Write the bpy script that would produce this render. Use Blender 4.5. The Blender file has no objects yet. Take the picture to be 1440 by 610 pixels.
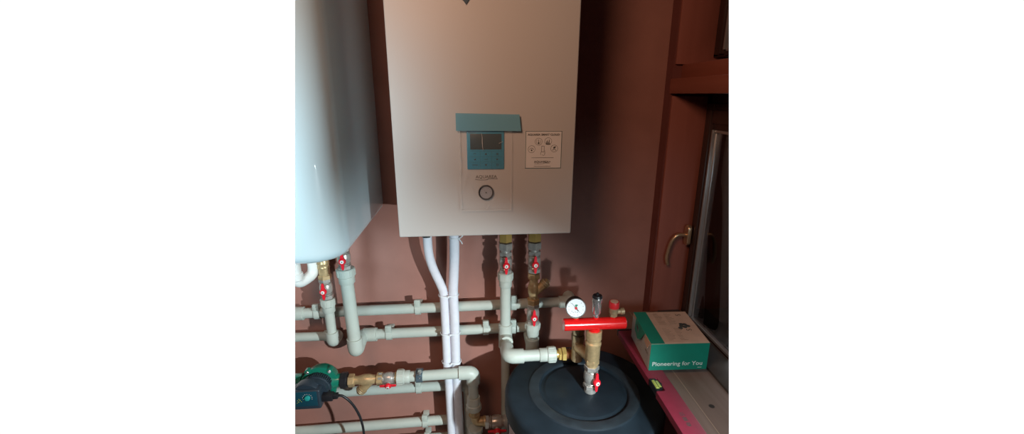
import bpy, bmesh, math, random
from math import sin, cos, pi, radians
from mathutils import Vector as V, Matrix
random.seed(7)
COL = bpy.context.scene.collection

# ------------------------------------------------------------------ materials
def mat(name, col, rough=.5, metal=0., spec=.5, noise=0., nscale=30., bump=0., bscale=200., coat=0., trans=0., alpha=1., ior=1.45, col2=None):
    m = bpy.data.materials.new(name); m.use_nodes = True
    nt = m.node_tree; b = nt.nodes['Principled BSDF']
    b.inputs['Base Color'].default_value = (*col, 1)
    b.inputs['Roughness'].default_value = rough
    b.inputs['Metallic'].default_value = metal
    b.inputs['Specular IOR Level'].default_value = spec
    b.inputs['Coat Weight'].default_value = coat
    b.inputs['Transmission Weight'].default_value = trans
    b.inputs['Alpha'].default_value = alpha
    b.inputs['IOR'].default_value = ior
    tc = nt.nodes.new('ShaderNodeTexCoord')
    if noise > 0 or col2:
        n = nt.nodes.new('ShaderNodeTexNoise'); n.inputs['Scale'].default_value = nscale; n.inputs['Detail'].default_value = 5
        nt.links.new(tc.outputs['Object'], n.inputs['Vector'])
        r = nt.nodes.new('ShaderNodeValToRGB')
        c2 = col2 or tuple(c*(1-noise) for c in col)
        r.color_ramp.elements[0].position = .35; r.color_ramp.elements[0].color = (*c2, 1)
        r.color_ramp.elements[1].position = .65; r.color_ramp.elements[1].color = (*col, 1)
        nt.links.new(n.outputs['Fac'], r.inputs['Fac']); nt.links.new(r.outputs['Color'], b.inputs['Base Color'])
    if bump > 0:
        n2 = nt.nodes.new('ShaderNodeTexNoise'); n2.inputs['Scale'].default_value = bscale; n2.inputs['Detail'].default_value = 3
        nt.links.new(tc.outputs['Object'], n2.inputs['Vector'])
        bp = nt.nodes.new('ShaderNodeBump'); bp.inputs['Strength'].default_value = bump; bp.inputs['Distance'].default_value = .001
        nt.links.new(n2.outputs['Fac'], bp.inputs['Height']); nt.links.new(bp.outputs['Normal'], b.inputs['Normal'])
    return m

def wood(name, c1, c2, axis='Y', scale=14., rough=.55, seams=None, knots=()):
    m = bpy.data.materials.new(name); m.use_nodes = True
    nt = m.node_tree; b = nt.nodes['Principled BSDF']; b.inputs['Roughness'].default_value = rough
    L = nt.links.new; N = nt.nodes.new
    tc = N('ShaderNodeTexCoord'); mp = N('ShaderNodeMapping')
    s = {'X': (1.2, scale, scale), 'Y': (scale, 1.2, scale), 'Z': (scale, scale, 1.2)}[axis]
    mp.inputs['Scale'].default_value = s
    L(tc.outputs['Object'], mp.inputs['Vector'])
    n = N('ShaderNodeTexNoise'); n.inputs['Scale'].default_value = 2.2; n.inputs['Detail'].default_value = 7; n.inputs['Distortion'].default_value = .5
    L(mp.outputs['Vector'], n.inputs['Vector'])
    r = N('ShaderNodeValToRGB'); r.color_ramp.elements[0].position = .3; r.color_ramp.elements[1].position = .7
    r.color_ramp.elements[0].color = (*c2, 1); r.color_ramp.elements[1].color = (*c1, 1)
    L(n.outputs['Fac'], r.inputs['Fac']); out = r.outputs['Color']
    if seams:                                   # lighter glue line between two boards at a given X
        sp = N('ShaderNodeSeparateXYZ'); L(tc.outputs['Object'], sp.inputs['Vector'])
        for x in seams:
            c = N('ShaderNodeMath'); c.operation = 'COMPARE'; c.inputs[1].default_value = x; c.inputs[2].default_value = .0012
            L(sp.outputs['X'], c.inputs[0])
            mx = N('ShaderNodeMix'); mx.data_type = 'RGBA'; mx.inputs['B'].default_value = (.42, .32, .24, 1)
            L(c.outputs[0], mx.inputs['Factor']); L(out, mx.inputs['A']); out = mx.outputs['Result']
    for (kx, ky, kz, kr) in knots:
        d = N('ShaderNodeVectorMath'); d.operation = 'DISTANCE'; d.inputs[1].default_value = (kx, ky, kz); L(tc.outputs['Object'], d.inputs[0])
        c = N('ShaderNodeMapRange'); c.inputs['From Min'].default_value = kr*.8; c.inputs['From Max'].default_value = kr*1.15
        c.inputs['To Min'].default_value = 1; c.inputs['To Max'].default_value = 0; L(d.outputs['Value'], c.inputs['Value'])
        mx = N('ShaderNodeMix'); mx.data_type = 'RGBA'; mx.inputs['B'].default_value = (.03, .025, .022, 1)
        L(c.outputs['Result'], mx.inputs['Factor']); L(out, mx.inputs['A']); out = mx.outputs['Result']
    L(out, b.inputs['Base Color'])
    bp = N('ShaderNodeBump'); bp.inputs['Strength'].default_value = .15; bp.inputs['Distance'].default_value = .001
    L(n.outputs['Fac'], bp.inputs['Height']); L(bp.outputs['Normal'], b.inputs['Normal'])
    return m

M = dict(
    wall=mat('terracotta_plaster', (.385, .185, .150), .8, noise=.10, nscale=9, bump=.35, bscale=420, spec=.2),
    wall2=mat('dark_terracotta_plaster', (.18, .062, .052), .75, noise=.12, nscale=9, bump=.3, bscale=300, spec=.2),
    floor=mat('grey_concrete', (.25, .24, .22), .9, noise=.2),
    jamb=wood('red_stained_wood', (.34, .115, .085), (.29, .095, .068), 'Z', 10, .6),
    beam=wood('red_stained_beam', (.32, .095, .06), (.27, .075, .045), 'Y', 10, .6),
    sill=wood('brown_board', (.27, .205, .175), (.21, .15, .125), 'Y', 16, .5, seams=(.612,), knots=((.647, -.591, .68, .008),)),
    greystrip=mat('dark_grey_strip', (.085, .08, .075), .5, noise=.2, nscale=20),
    dframe=wood('dark_brown_wood', (.055, .028, .022), (.035, .018, .015), 'Z', 16, .35),
    bead=mat('grey_metal_bead', (.42, .42, .42), .3, .6),
    glass=mat('window_glass', (.9, .92, .95), .02, trans=1., ior=1.5),
    backing=mat('dark_backing', (.02, .02, .025), .6),
    white=mat('white_enamel', (.64, .63, .61), .48, coat=.0, bump=.02, bscale=900),
    heater=mat('white_gloss_enamel', (.64, .80, .86), .22, coat=.4),
    greyplastic=mat('grey_plastic', (.35, .36, .37), .5),
    ppr=mat('grey_green_pipe', (.49, .535, .485), .42, noise=.06, nscale=25),
    pprwhite=mat('white_pipe_plastic', (.72, .74, .72), .45),
    foam=mat('white_foam_sleeve', (.72, .73, .80), .75, noise=.05, nscale=60, bump=.4, bscale=500),
    tie=mat('white_nylon', (.75, .77, .80), .4),
    brass=mat('brass', (.60, .43, .23), .38, .45, noise=.25, nscale=80),
    gold=mat('polished_brass', (.80, .55, .17), .28, .6),
    oldbrass=mat('dull_brass', (.42, .31, .18), .5, .4, noise=.3, nscale=60),
    rust=mat('rusty_brass', (.30, .12, .05), .6, .6, noise=.5, nscale=120),
    nickel=mat('nickel', (.60, .58, .54), .32, .6, noise=.2, nscale=90),
    chrome=mat('chrome', (.80, .80, .80), .15, .85),
    darkchrome=mat('dark_zinc', (.16, .22, .27), .22, .6),
    red=mat('red_handle_paint', (.70, .015, .03), .35),
    redbar=mat('red_gloss_paint', (.72, .012, .012), .22, coat=.6),
    redcap=mat('red_plastic', (.55, .02, .025), .4),
    levelred=mat('red_anodised', (.27, .030, .058), .42, noise=.1, nscale=40),
    black=mat('black_plastic', (.015, .015, .018), .4),
    ink=mat('dark_print', (.06, .065, .06), .6),
    inkgreen=mat('green_print', (.05, .12, .11), .6),
    paper=mat('white_label', (.75, .75, .73), .6),
    dial=mat('dial_face', (.72, .78, .82), .4),
    dialgrey=mat('grey_dial_face', (.42, .44, .48), .4),
    lens=mat('dial_glass', (.95, .97, 1.), .03, trans=1., ior=1.3),
    teal=mat('turquoise_film', (.012, .31, .50), .35, coat=.3),
    screen=mat('dark_lcd', (.012, .05, .065), .4),
    tape=mat('pale_blue_tape', (.22, .52, .66), .45, alpha=.80),
    film=mat('clear_film', (.85, .85, .84), .35, alpha=.10, spec=.3),
    filmedge=mat('film_crease', (.85, .85, .85), .15, alpha=.55, spec=.8),
    lid=mat('black_tank_lid', (.014, .023, .032), .5, spec=.3, noise=.3, nscale=18, bump=.25, bscale=600),
    dust=mat('dusty_black_plastic', (.022, .031, .039), .55, noise=.35, nscale=28),
    jacket=mat('pale_tank_jacket', (.55, .45, .45), .5, noise=.25, nscale=50),
    pump=mat('green_cast_iron', (.006, .17, .11), .35, coat=.3, bump=.2, bscale=300),
    navy=mat('dark_blue_plastic', (.022, .035, .05), .4),
    panel=mat('control_panel_blue', (.008, .05, .075), .3),
    knob=mat('teal_knob', (.02, .30, .28), .4),
    yellowink=mat('yellow_print', (.5, .5, .05), .6),
    boxgreen=mat('green_card', (.006, .25, .17), .5, noise=.06, nscale=40),
    boxcard=mat('brown_card', (.62, .42, .31), .75, noise=.08, nscale=40),
    boxwhite=mat('pale_card', (.50, .50, .47), .7),
    boxtext=mat('pale_print', (.70, .80, .76), .6),
    cardink=mat('card_print', (.12, .085, .06), .7),
    vial=mat('yellow_green_vial', (.45, .52, .12), .15, coat=.6),
    green=mat('green_mark', (.01, .22, .12), .5),
    goldhandle=mat('champagne_metal', (.62, .42, .26), .3, .75),
)

# ------------------------------------------------------------------ mesh builder (world coordinates)
def frame(axis, ref=None):
    z = V(axis).normalized()
    r = V(ref) if ref else (V((0, 0, 1)) if abs(z.z) < .9 else V((0, -1, 0)))
    x = (r - z*r.dot(z)).normalized(); y = z.cross(x)
    return x, y, z

class MB:
    def __init__(s): s.bm = bmesh.new(); s.mi = 0
    def _f(s, vs):
        try: f = s.bm.faces.new(vs); f.material_index = s.mi; return f
        except ValueError: return None
    def rings(s, rings, cap=True, closed=False):
        vr = [[s.bm.verts.new(p) for p in r] for r in rings]
        n = len(vr[0]); pairs = list(zip(vr, vr[1:])) + ([(vr[-1], vr[0])] if closed else [])
        for a, b in pairs:
            for i in range(n):
                j = (i+1) % n; s._f((a[i], a[j], b[j], b[i]))
        if cap and not closed:
            s._f(list(reversed(vr[0]))); s._f(vr[-1])
        return s
    def lathe(s, o, axis, prof, seg=28, ref=None, cap=True):
        """prof: list of (t along axis, radius)"""
        x, y, z = frame(axis, ref); o = V(o)
        return s.rings([[o + z*t + (x*cos(2*pi*k/seg) + y*sin(2*pi*k/seg))*max(r, 1e-4) for k in range(seg)] for t, r in prof], cap)
    def cyl(s, p0, p1, r, r1=None, seg=24, bev=0.):
        p0, p1 = V(p0), V(p1); L = (p1-p0).length; r1 = r if r1 is None else r1
        if bev: pr = [(0, r-bev), (bev, r), (L-bev, r1), (L, r1-bev)]
        else: pr = [(0, r), (L, r1)]
        return s.lathe(p0, p1-p0, pr, seg)
    def hexn(s, p0, p1, r, seg=6, bev=.0012, ref=None):
        p0, p1 = V(p0), V(p1); L = (p1-p0).length
        return s.lathe(p0, p1-p0, [(0, r-bev), (bev, r), (L-bev, r), (L, r-bev)], seg, ref)
    def tube(s, pts, r, seg=18, bend=0., cap=True):
        pts = [V(p) for p in pts]
        if bend:
            out = [pts[0]]
            for a, b, c in zip(pts, pts[1:], pts[2:]):
                u = (a-b); w = (c-b); d = min(bend, u.length*.49, w.length*.49); u.normalize(); w.normalize()
                A, C = b+u*d, b+w*d
                for k in range(9):
                    t = k/8; out.append(A*(1-t)**2 + b*2*t*(1-t) + C*t*t)
            out.append(pts[-1]); pts = out
        rs = r if isinstance(r, (list, tuple)) else [r]*len(pts)
        tang = []
        for i in range(len(pts)):
            a = pts[max(i-1, 0)]; b = pts[min(i+1, len(pts)-1)]; tang.append((b-a).normalized())
        x, y, z = frame(tang[0]); rings = []
        for p, t, rr in zip(pts, tang, rs):
            x = (x - t*x.dot(t)).normalized(); y = t.cross(x)
            rings.append([p + (x*cos(2*pi*k/seg) + y*sin(2*pi*k/seg))*rr for k in range(seg)])
        return s.rings(rings, cap)
    def smooth_tube(s, pts, r, seg=18, n=8):
        P = [V(p) for p in pts]; out = []
        for i in range(len(P)-1):
            p0 = P[max(i-1, 0)]; p1 = P[i]; p2 = P[i+1]; p3 = P[min(i+2, len(P)-1)]
            for k in range(n):
                t = k/n
                out.append(.5*((2*p1) + (p2-p0)*t + (2*p0-5*p1+4*p2-p3)*t*t + (3*p1-p0-3*p2+p3)*t**3))
        out.append(P[-1]); return s.tube(out, r, seg)
    def torus(s, c, axis, R, r, seg=32, k=10, a0=0, a1=2*pi, ref=None):
        x, y, z = frame(axis, ref); c = V(c); rings = []; full = abs(a1-a0-2*pi) < 1e-6
        for i in range(seg + (0 if full else 1)):
            a = a0 + (a1-a0)*i/seg; d = x*cos(a) + y*sin(a)
            rings.append([c + d*(R + r*cos(2*pi*j/k)) + z*r*sin(2*pi*j/k) for j in range(k)])
        return s.rings(rings, True, full)
    def band(s, c, axis, R0, R1, w, a0, a1, seg=24, ref=None):
        """flat strap following an arc, width w along the axis"""
        x, y, z = frame(axis, ref); c = V(c); rings = []
        for i in range(seg+1):
            a = a0 + (a1-a0)*i/seg; d = x*cos(a)+y*sin(a)
            rings.append([c+d*R0-z*w/2, c+d*R1-z*w/2, c+d*R1+z*w/2, c+d*R0+z*w/2])
        return s.rings(rings)
    def box(s, lo, hi, bev=0., seg=2):
        lo, hi = V(lo), V(hi); b = bmesh.new(); bmesh.ops.create_cube(b, size=1)
        for v in b.verts: v.co = V([(lo[i]+hi[i])/2 + v.co[i]*(hi[i]-lo[i]) for i in range(3)])
        if bev: bmesh.ops.bevel(b, geom=list(b.edges), offset=bev, segments=seg, affect='EDGES', profile=.5)
        return s.merge(b)
    def merge(s, b, mtx=None):
        m = {}
        for v in b.verts: m[v] = s.bm.verts.new(mtx @ v.co if mtx else v.co)
        for f in b.faces: s._f([m[v] for v in f.verts])
        b.free(); return s
    def prism(s, poly, o, x, y, depth):
        """2-D outline poly in frame (o, x, y), extruded by depth along x cross y"""
        o, x, y = V(o), V(x).normalized(), V(y).normalized(); z = x.cross(y)
        a = [s.bm.verts.new(o + x*p[0] + y*p[1]) for p in poly]; b = [s.bm.verts.new(o + x*p[0] + y*p[1] + z*depth) for p in poly]
        s._f(list(reversed(a))); s._f(b); n = len(poly)
        for i in range(n): s._f((a[i], a[(i+1) % n], b[(i+1) % n], b[i]))
        return s
    def build(s, name, material, parent=None, org=None, flat=False):
        o_ = V(org) if org else (V(root_of(parent)['_o']) if parent else V((0, 0, 0)))
        if not parent: o_ = shifted(o_)
        for v in s.bm.verts: v.co = shifted(v.co) - o_
        bmesh.ops.recalc_face_normals(s.bm, faces=s.bm.faces)
        me = bpy.data.meshes.new(name); s.bm.to_mesh(me); s.bm.free()
        for m in (material if isinstance(material, (list, tuple)) else [material]): me.materials.append(M[m])
        if not flat:
            me.shade_smooth(); me.set_sharp_from_angle(angle=radians(38))
        o = bpy.data.objects.new(name, me); COL.objects.link(o)
        if parent: o.parent = parent
        else: o.location = o_; o['_o'] = tuple(o_)
        return o

SHIFT = [None]           # (x scale, dy, dz) applied to one section of the plumbing
def shifted(p):
    h = SHIFT[0]
    return V((p[0]*h[0], p[1]+h[1], p[2]+h[2])) if h else V(p)
def root_of(o):
    while o.parent: o = o.parent
    return o
def tag(o, label, cat, group=None):
    o['label'] = label; o['category'] = cat
    if group: o['group'] = group
    return o
def thing(name, label, cat, loc=(0, 0, 0), group=None):
    loc = tuple(shifted(loc))
    o = bpy.data.objects.new(name, None); COL.objects.link(o); o.location = loc; o['_o'] = tuple(loc); o.empty_display_size = .05
    return tag(o, label, cat, group)
def struct(o): o['kind'] = 'structure'; return o
def text(name, s, size, o, x, y, material, parent, depth=.0003, align='CENTER', sx=1., bold=0.):
    c = bpy.data.curves.new(name, 'FONT'); c.body = s; c.size = size; c.align_x = align; c.align_y = 'CENTER'; c.resolution_u = 3; c.offset = size*bold
    t = bpy.data.objects.new(name, c); COL.objects.link(t)
    dg = bpy.context.evaluated_depsgraph_get(); me0 = bpy.data.meshes.new_from_object(t.evaluated_get(dg))
    bpy.data.objects.remove(t); b = bmesh.new(); b.from_mesh(me0)
    g = bmesh.ops.extrude_face_region(b, geom=list(b.faces))
    for v in g['geom']:
        if isinstance(v, bmesh.types.BMVert): v.co.z += depth/size*size
    x, y = V(x).normalized(), V(y).normalized(); z = x.cross(y)
    mt = Matrix(((x.x*sx, y.x, z.x, o[0]), (x.y*sx, y.y, z.y, o[1]), (x.z*sx, y.z, z.z, o[2]), (0, 0, 0, 1)))
    mb = MB(); mb.merge(b, mt); r = mb.build(name, material, parent, flat=True)
    return r
def copy_tree(o, parent=None):
    c = o.copy(); COL.objects.link(c)
    if parent: c.parent = parent
    for ch in list(o.children): copy_tree(ch, c)
    return c
def place(o, loc, z, y):
    loc = tuple(shifted(loc))
    z, y = V(z).normalized(), V(y); y = (y - z*y.dot(z)).normalized(); x = y.cross(z)
    o.matrix_world = Matrix(((x.x, y.x, z.x, loc[0]), (x.y, y.y, z.y, loc[1]), (x.z, y.z, z.z, loc[2]), (0, 0, 0, 1)))
    o.location = loc; o.rotation_euler = Matrix(((x.x, y.x, z.x), (x.y, y.y, z.y), (x.z, y.z, z.z))).to_euler()
    return o

# ------------------------------------------------------------------ camera
CAM = V((0, -1.52, 1.5))
RX = V((0.9953901, -0.0956943, 0.0064100)); RD = V((-0.0201547, -0.2740501, -0.9615042)); RF = V((0.0937671, 0.9569426, -0.2747155))
cd = bpy.data.cameras.new('camera'); cam = bpy.data.objects.new('camera', cd); COL.objects.link(cam)
cam.matrix_world = Matrix(((RX.x, -RD.x, -RF.x, CAM.x), (RX.y, -RD.y, -RF.y, CAM.y), (RX.z, -RD.z, -RF.z, CAM.z), (0, 0, 0, 1)))
cd.sensor_fit = 'HORIZONTAL'; cd.sensor_width = 36; cd.lens = 600/1440*36; cd.clip_start = .01
bpy.context.scene.camera = cam

# ------------------------------------------------------------------ the room
WX = .69                      # face of the window wall
struct(MB().box((-1.6, -1.1, -.06), (1.3, .1, 0)).build('floor', 'floor'))
struct(MB().box((-1.6, 0, 0), (1.3, .1, 2.7)).build('wall_back', 'wall'))
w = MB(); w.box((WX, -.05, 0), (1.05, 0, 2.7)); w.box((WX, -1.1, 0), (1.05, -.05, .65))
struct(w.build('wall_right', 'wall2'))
struct(MB().box((WX+.004, -.062, .681), (.84, -.05, 1.50), .0015).build('trim_1', 'jamb'))       # jamb of the lower window
struct(MB().box((WX-.006, -1.0, 1.508), (.90, -.05, 1.557), .003).build('trim_2', 'beam'))       # transom beam
struct(MB().box((WX+.03, -1.0, 1.557), (.90, -.05, 1.603), .003).build('trim_3', 'beam'))        # apron board over it
struct(MB().box((WX+.004, -.062, 1.603), (.86, -.05, 2.6), .0015).build('trim_4', 'jamb'))       # jamb of the upper window
sl = MB().box((.532, -1.0, .654), (.90, -.052, .68), .003).build('window_sill', 'sill'); struct(sl)
struct(MB().box((.722, -1.0, .66), (.81, -.064, .688), .003).build('trim_5', 'greystrip'))      # dark grey strip on the sill below the window frame

def window(name, x, y0, y1, z0, z1, fy, full=True):
    """dark wooden window in the plane X = x, running from y0 (far) to y1 (near)"""
    fr = MB()
    fr.box((x, y0-.03, z0), (x+.07, y0, z1), .003)
    fr.box((x, y1, z1-.035), (x+.07, y0, z1), .003); fr.box((x, y1, z0), (x+.07, y0, z0+.012), .002)
    fr = struct(fr.build(name, 'dframe', None))
    fr['_o'] = (0, 0, 0)
    sa = MB(); b = .004
    sa.box((x-.012, fy+.012, z0+.006), (x+.05, y0-.026, z1-.03), .003)
    sa.box((x-.018, fy+.02, z0+.006), (x+.02, y0-.050, z1-.05), b)
    sa.box((x-.012, y1, z1-.115), (x+.05, fy+.012, z1-.03), .003)
    sa.box((x-.018, y1, z1-.095), (x+.02, fy+.012, z1-.05), .003)
    sa.box((x-.006, y1, z0+.002), (x+.05, fy+.012, z0+.018), .003)
    sa.build('sash', 'dframe', fr)
    be = MB()
    be.box((x-.014, fy+.004, z0+.018), (x+.02, fy+.012, z1-.115), .002)
    be.box((x-.002, fy-.003, z0+.02), (x+.02, fy+.004, z1-.117), .001)
    be.box((x-.010, y1, z0+.012), (x+.02, fy, z0+.022), .002)
    be.box((x-.010, y1, z1-.125), (x+.02, fy, z1-.115), .002)
    be.build('glazing_bead', 'bead', fr)
    MB().box((x+.002, y1, z0+.02), (x+.006, fy+.002, z1-.12)).build('pane', 'glass', fr)
    MB().box((x+.12, y1, z0-.02), (x+.14, y0+.0, z1+.02)).build('added_backing', 'backing', fr)  # added dark panel, keeps the white world from showing through the glass
    return fr
w1 = window('window_1', .82, -.062, -1.0, .681, 1.508, -.148)
w2 = window('window_2', .82, -.062, -1.0, 1.625, 2.5, -.148)
# handle of the lower window
hx = .802; hy = -.085; hz = 1.005
hp = MB()
hp.rings([[V((hx-t, hy + r*.5*cos(a)*.030, hz + (sin(a)*.015 + (.024 if sin(a) > 0 else -.024))*r)) for a in [2*pi*(k+.5)/24 for k in range(24)]] for t, r in ((0, 1), (.010, 1), (.013, .9))])
hr = hp.build('handle_plate', 'goldhandle', w1)
pts = [(hx-.010, hy, hz), (hx-.035, hy+.001, hz+.001), (hx-.050, hy+.002, hz-.005), (hx-.063, hy+.004, hz-.026), (hx-.071, hy+.005, hz-.058), (hx-.074, hy+.006, hz-.092), (hx-.068, hy+.006, hz-.118)]
MB().smooth_tube(pts, .0068, 14).build('window_handle', 'goldhandle', w1)

# ------------------------------------------------------------------ white water heater on the left
HX = -.314; HF = -.528; HZ = 1.100
h = thing('water_heater', 'tall glossy white wall-hung water heater with rounded edges, left of the boiler unit', 'water heater', (-.56, -.26, HZ))
def rrect(x0, x1, y0, y1, rf, rb, z, n=10):
    out = []
    for cx, cy, a0, r in ((x1-rf, y0+rf, -pi/2, rf), (x1-rb, y1-rb, 0, rb), (x0+rb, y1-rb, pi/2, rb), (x0+rf, y0+rf, pi, rf)):
        for k in range(n+1):
            a = a0 + pi/2*k/n; out.append(V((cx+r*cos(a), cy+r*sin(a), z)))
    return out
rings = []
for k in range(7):
    a = pi/2*k/6; i = .030*(1-sin(a)); z = HZ + .030*(1-cos(a))
    rings.append(rrect(-.84+i, HX-i, HF+i, -.002-i*.0, .085-i*.6, .006, z))
rings.append(rrect(-.84, HX, HF, -.002, .085, .006, 2.15)); rings.append(rrect(-.82, HX-.03, HF+.03, -.002, .06, .006, 2.18))
MB().rings(rings).build('shell', 'heater', h)
MB().box((-.78, HF+.08, HZ-.008), (HX-.06, -.04, HZ), .003).build('bottom_plate', 'greyplastic', h)

# ------------------------------------------------------------------ boiler (hydraulic) unit
BX0, BX1, BF, BZ0, BZ1 = -.207, .291, -.34, 1.107, 2.0
b = thing('boiler_unit', 'flat white wall-hung heating unit with turquoise control panel and small dial', 'boiler', ((BX0+BX1)/2, -.17, BZ0))
MB().box((BX0+.004, BF+.03, BZ0+.004), (BX1-.004, -.002, BZ1), .003).build('casing', 'white', b)
MB().box((BX0, BF, BZ0), (BX1, BF+.031, BZ1+.002), .004, 3).build('front_cover', 'white', b)
F = BF
# sticker
st = MB().box((.151, F-.0006, 1.302), (.2535, F, 1.406)).build('sticker', 'paper', b); st['label'] = 'square white sticker with line icons'
M['sticker'] = mat('sticker_paper', (.78, .77, .75), .55); st.data.materials[0] = M['sticker']
ln = MB(); y = F-.0012; e = .0006
def rectline(mb, x0, x1, z0, z1, t):
    mb.box((x0, y, z0), (x1, F-.0005, z0+t)); mb.box((x0, y, z1-t), (x1, F-.0005, z1)); mb.box((x0, y, z0), (x0+t, F-.0005, z1)); mb.box((x1-t, y, z0), (x1, F-.0005, z1))
rectline(ln, .1515, .253, 1.3025, 1.4055, .0012)
ln.build('border_print', 'inkgreen', st)
ic = MB()
for (cx, cz) in ((.1883, 1.3765), (.2150, 1.3775), (.1690, 1.3560), (.2325, 1.3575)):
    ic.torus((cx, F-.0008, cz), (0, 1, 0), .0098, .0004, 24, 4)
ic.torus((.1883, F-.0008, 1.3765), (0, 1, 0), .0060, .0003, 20, 4, radians(35), radians(325))
ic.box((.1879, y, 1.370), (.1888, F-.0005, 1.382)); ic.box((.1868, y, 1.370), (.1898, F-.0005, 1.375))
for k, hh in enumerate((.006, .009, .005, .011)): ic.box((.2095+k*.0026, y, 1.371), (.2108+k*.0026, F-.0005, 1.371+hh))
ic.box((.2085, y, 1.3695), (.2215, F-.0005, 1.3712))
ic.torus((.1690, F-.0008, 1.3525), (0, 1, 0), .0062, .0005, 16, 4, radians(-75), radians(75)); ic.cyl((.1690, F-.0012, 1.353), (.1690, F-.0005, 1.353), .0022, seg=12)
ic.cyl((.2325, F-.0012, 1.3600), (.2325, F-.0005, 1.3600), .0026, seg=12); ic.torus((.2325, F-.0008, 1.3500), (0, 1, 0), .0052, .0006, 16, 4, radians(-70), radians(70))
ic.box((.2340, y, 1.3605), (.2365, F-.0005, 1.3635))
ic.build('icon_print', 'ink', st)
ph = MB(); rectline(ph, .1965, .2045, 1.3480, 1.3645, .0007)
ph.tube([(.1945, F-.0008, 1.340), (.1948, F-.0008, 1.346), (.1975, F-.0008, 1.350)], .0004, 5); ph.tube([(.1985, F-.0008, 1.3405), (.203, F-.0008, 1.338), (.2065, F-.0008, 1.343), (.2062, F-.0008, 1.352)], .0004, 5)
ph.box((.169, y, 1.3318), (.2315, F-.0005, 1.3326)); ph.build('phone_print', 'ink', st)
text('title_print', 'AQUAREA SMART CLOUD', .0074, (.2023, F-.0006, 1.3955), (1, 0, 0), (0, 0, 1), 'ink', st, .0006, sx=1.02, bold=.02)
text('logo_print', 'AQUAREA+', .0078, (.2000, F-.0006, 1.3205), (1, 0, 0), (0, 0, 1), 'ink', st, .0006, sx=1.15, bold=.01)
sw = MB(); sw.smooth_tube([(.178, F-.0008, 1.3155), (.190, F-.0008, 1.3150), (.203, F-.0008, 1.3155), (.206, F-.0008, 1.3172), (.221, F-.0008, 1.3170)], .0004, 5); sw.box((.176, y, 1.3075), (.224, F-.0005, 1.3083))
sw.build('underline_print', 'ink', st)
# controller
cp = MB(); cp.box((-.0095, F-.004, 1.3015), (.0925, F, 1.4060), .002); cp = cp.build('control_panel', 'teal', b); cp['label'] = 'turquoise film-covered control panel'
MB().box((-.0005, F-.0048, 1.3560), (.0850, F-.0035, 1.3985), .0008).build('screen', 'screen', cp)
M['tealdark'] = mat('turquoise_groove', (.012, .19, .27), .4)
g = MB()
for z in (1.3515, 1.3365, 1.3215, ): g.box((-.003, F-.0044, z), (.087, F-.0038, z+.0006))
for x in (.0265, .0575): g.box((x, F-.0044, 1.306), (x+.0006, F-.0038, 1.3515))
g.build('key_grid', 'tealdark', cp)
def tri(cx, cz, d, s=.0032):
    P = {'u': ((-s, -s*.7), (s, -s*.7), (0, s)), 'd': ((-s, s*.7), (0, -s), (s, s*.7)), 'l': ((-s, 0), (s*.8, -s*.8), (s*.8, s*.8)), 'r': ((s, 0), (-s*.8, s*.8), (-s*.8, -s*.8))}[d]
    mb = MB().prism(P, (cx, F-.0038, cz), (1, 0, 0), (0, 0, 1), .0008); return mb.build('arrow_key', 'screen', cp)
tri(.042, 1.344, 'u'); tri(.0115, 1.329, 'l'); tri(.0735, 1.329, 'r'); tri(.042, 1.3135, 'd')
q = MB().torus((.0115, F-.0041, 1.344), (0, 1, 0), .0026, .0005, 14, 4, radians(-120), radians(120)); q.build('return_key', 'screen', cp)
q = MB()
for k in range(3): q.box((.0705, F-.0046, 1.3412+k*.0022), (.0765, F-.0038, 1.3421+k*.0022))
q.build('menu_key', 'screen', cp)
q = MB(); q.box((.038, F-.0046, 1.3286), (.046, F-.0038, 1.3294)); q.box((.0452, F-.0046, 1.3286), (.046, F-.0038, 1.3318)); q.build('enter_key', 'screen', cp)
text('power_key', 'OFF/ON', .0044, (.0115, F-.0039, 1.3135), (1, 0, 0), (0, 0, 1), 'screen', cp, .0006)
q = MB().torus((.0735, F-.0041, 1.3135), (0, 1, 0), .0028, .0005, 14, 4); q.build('mode_key', 'screen', cp)
text('maker_print', 'Panasonic', .0052, (.0045, F-.0039, 1.4018), (1, 0, 0), (0, 0, 1), 'screen', cp, .0005)
# logo and dial
text('logo_print', 'AQUAREA', .0125, (.0425, F-.0001, 1.2795), (1, 0, 0), (0, 0, 1), 'ink', b, .0004, sx=1.02)
MB().smooth_tube([(.0115, F-.0003, 1.2722), (.028, F-.0003, 1.2708), (.045, F-.0003, 1.2714), (.049, F-.0003, 1.2742), (.0745, F-.0003, 1.2738)], .0006, 5).build('logo_underline', 'ink', b)
gx, gz = .0415, 1.2355
ga = MB().lathe((gx, F, gz), (0, -1, 0), [(0, .0215), (.005, .0215), (.006, .0205), (.006, .0178), (.0035, .0172), (.0035, .001)], 36).build('pressure_dial', 'black', b)
MB().cyl((gx, F-.0036, gz), (gx, F-.0042, gz), .0172, seg=32).build('dial_face', 'dialgrey', ga)
nd = MB(); nd.prism([(-.0009, -.006), (.0009, -.006), (.0006, .011), (-.0006, .011)], (gx, F-.0043, gz), (cos(radians(-40)), 0, -sin(radians(40))*-1*-1), (sin(radians(-40)), 0, cos(radians(40))), .0008)
nd.cyl((gx, F-.0042, gz), (gx, F-.0054, gz), .0022, seg=12); nd.build('needle', 'ink', ga)
tk = MB()
for k in range(11):
    a = radians(-40 + k*26); tk.box((gx+cos(a)*.0135-.0004, F-.0046, gz+sin(a)*.0135-.0004), (gx+cos(a)*.0135+.0004, F-.0042, gz+sin(a)*.0135+.0012))
tk.build('dial_marks', 'ink', ga)
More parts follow.
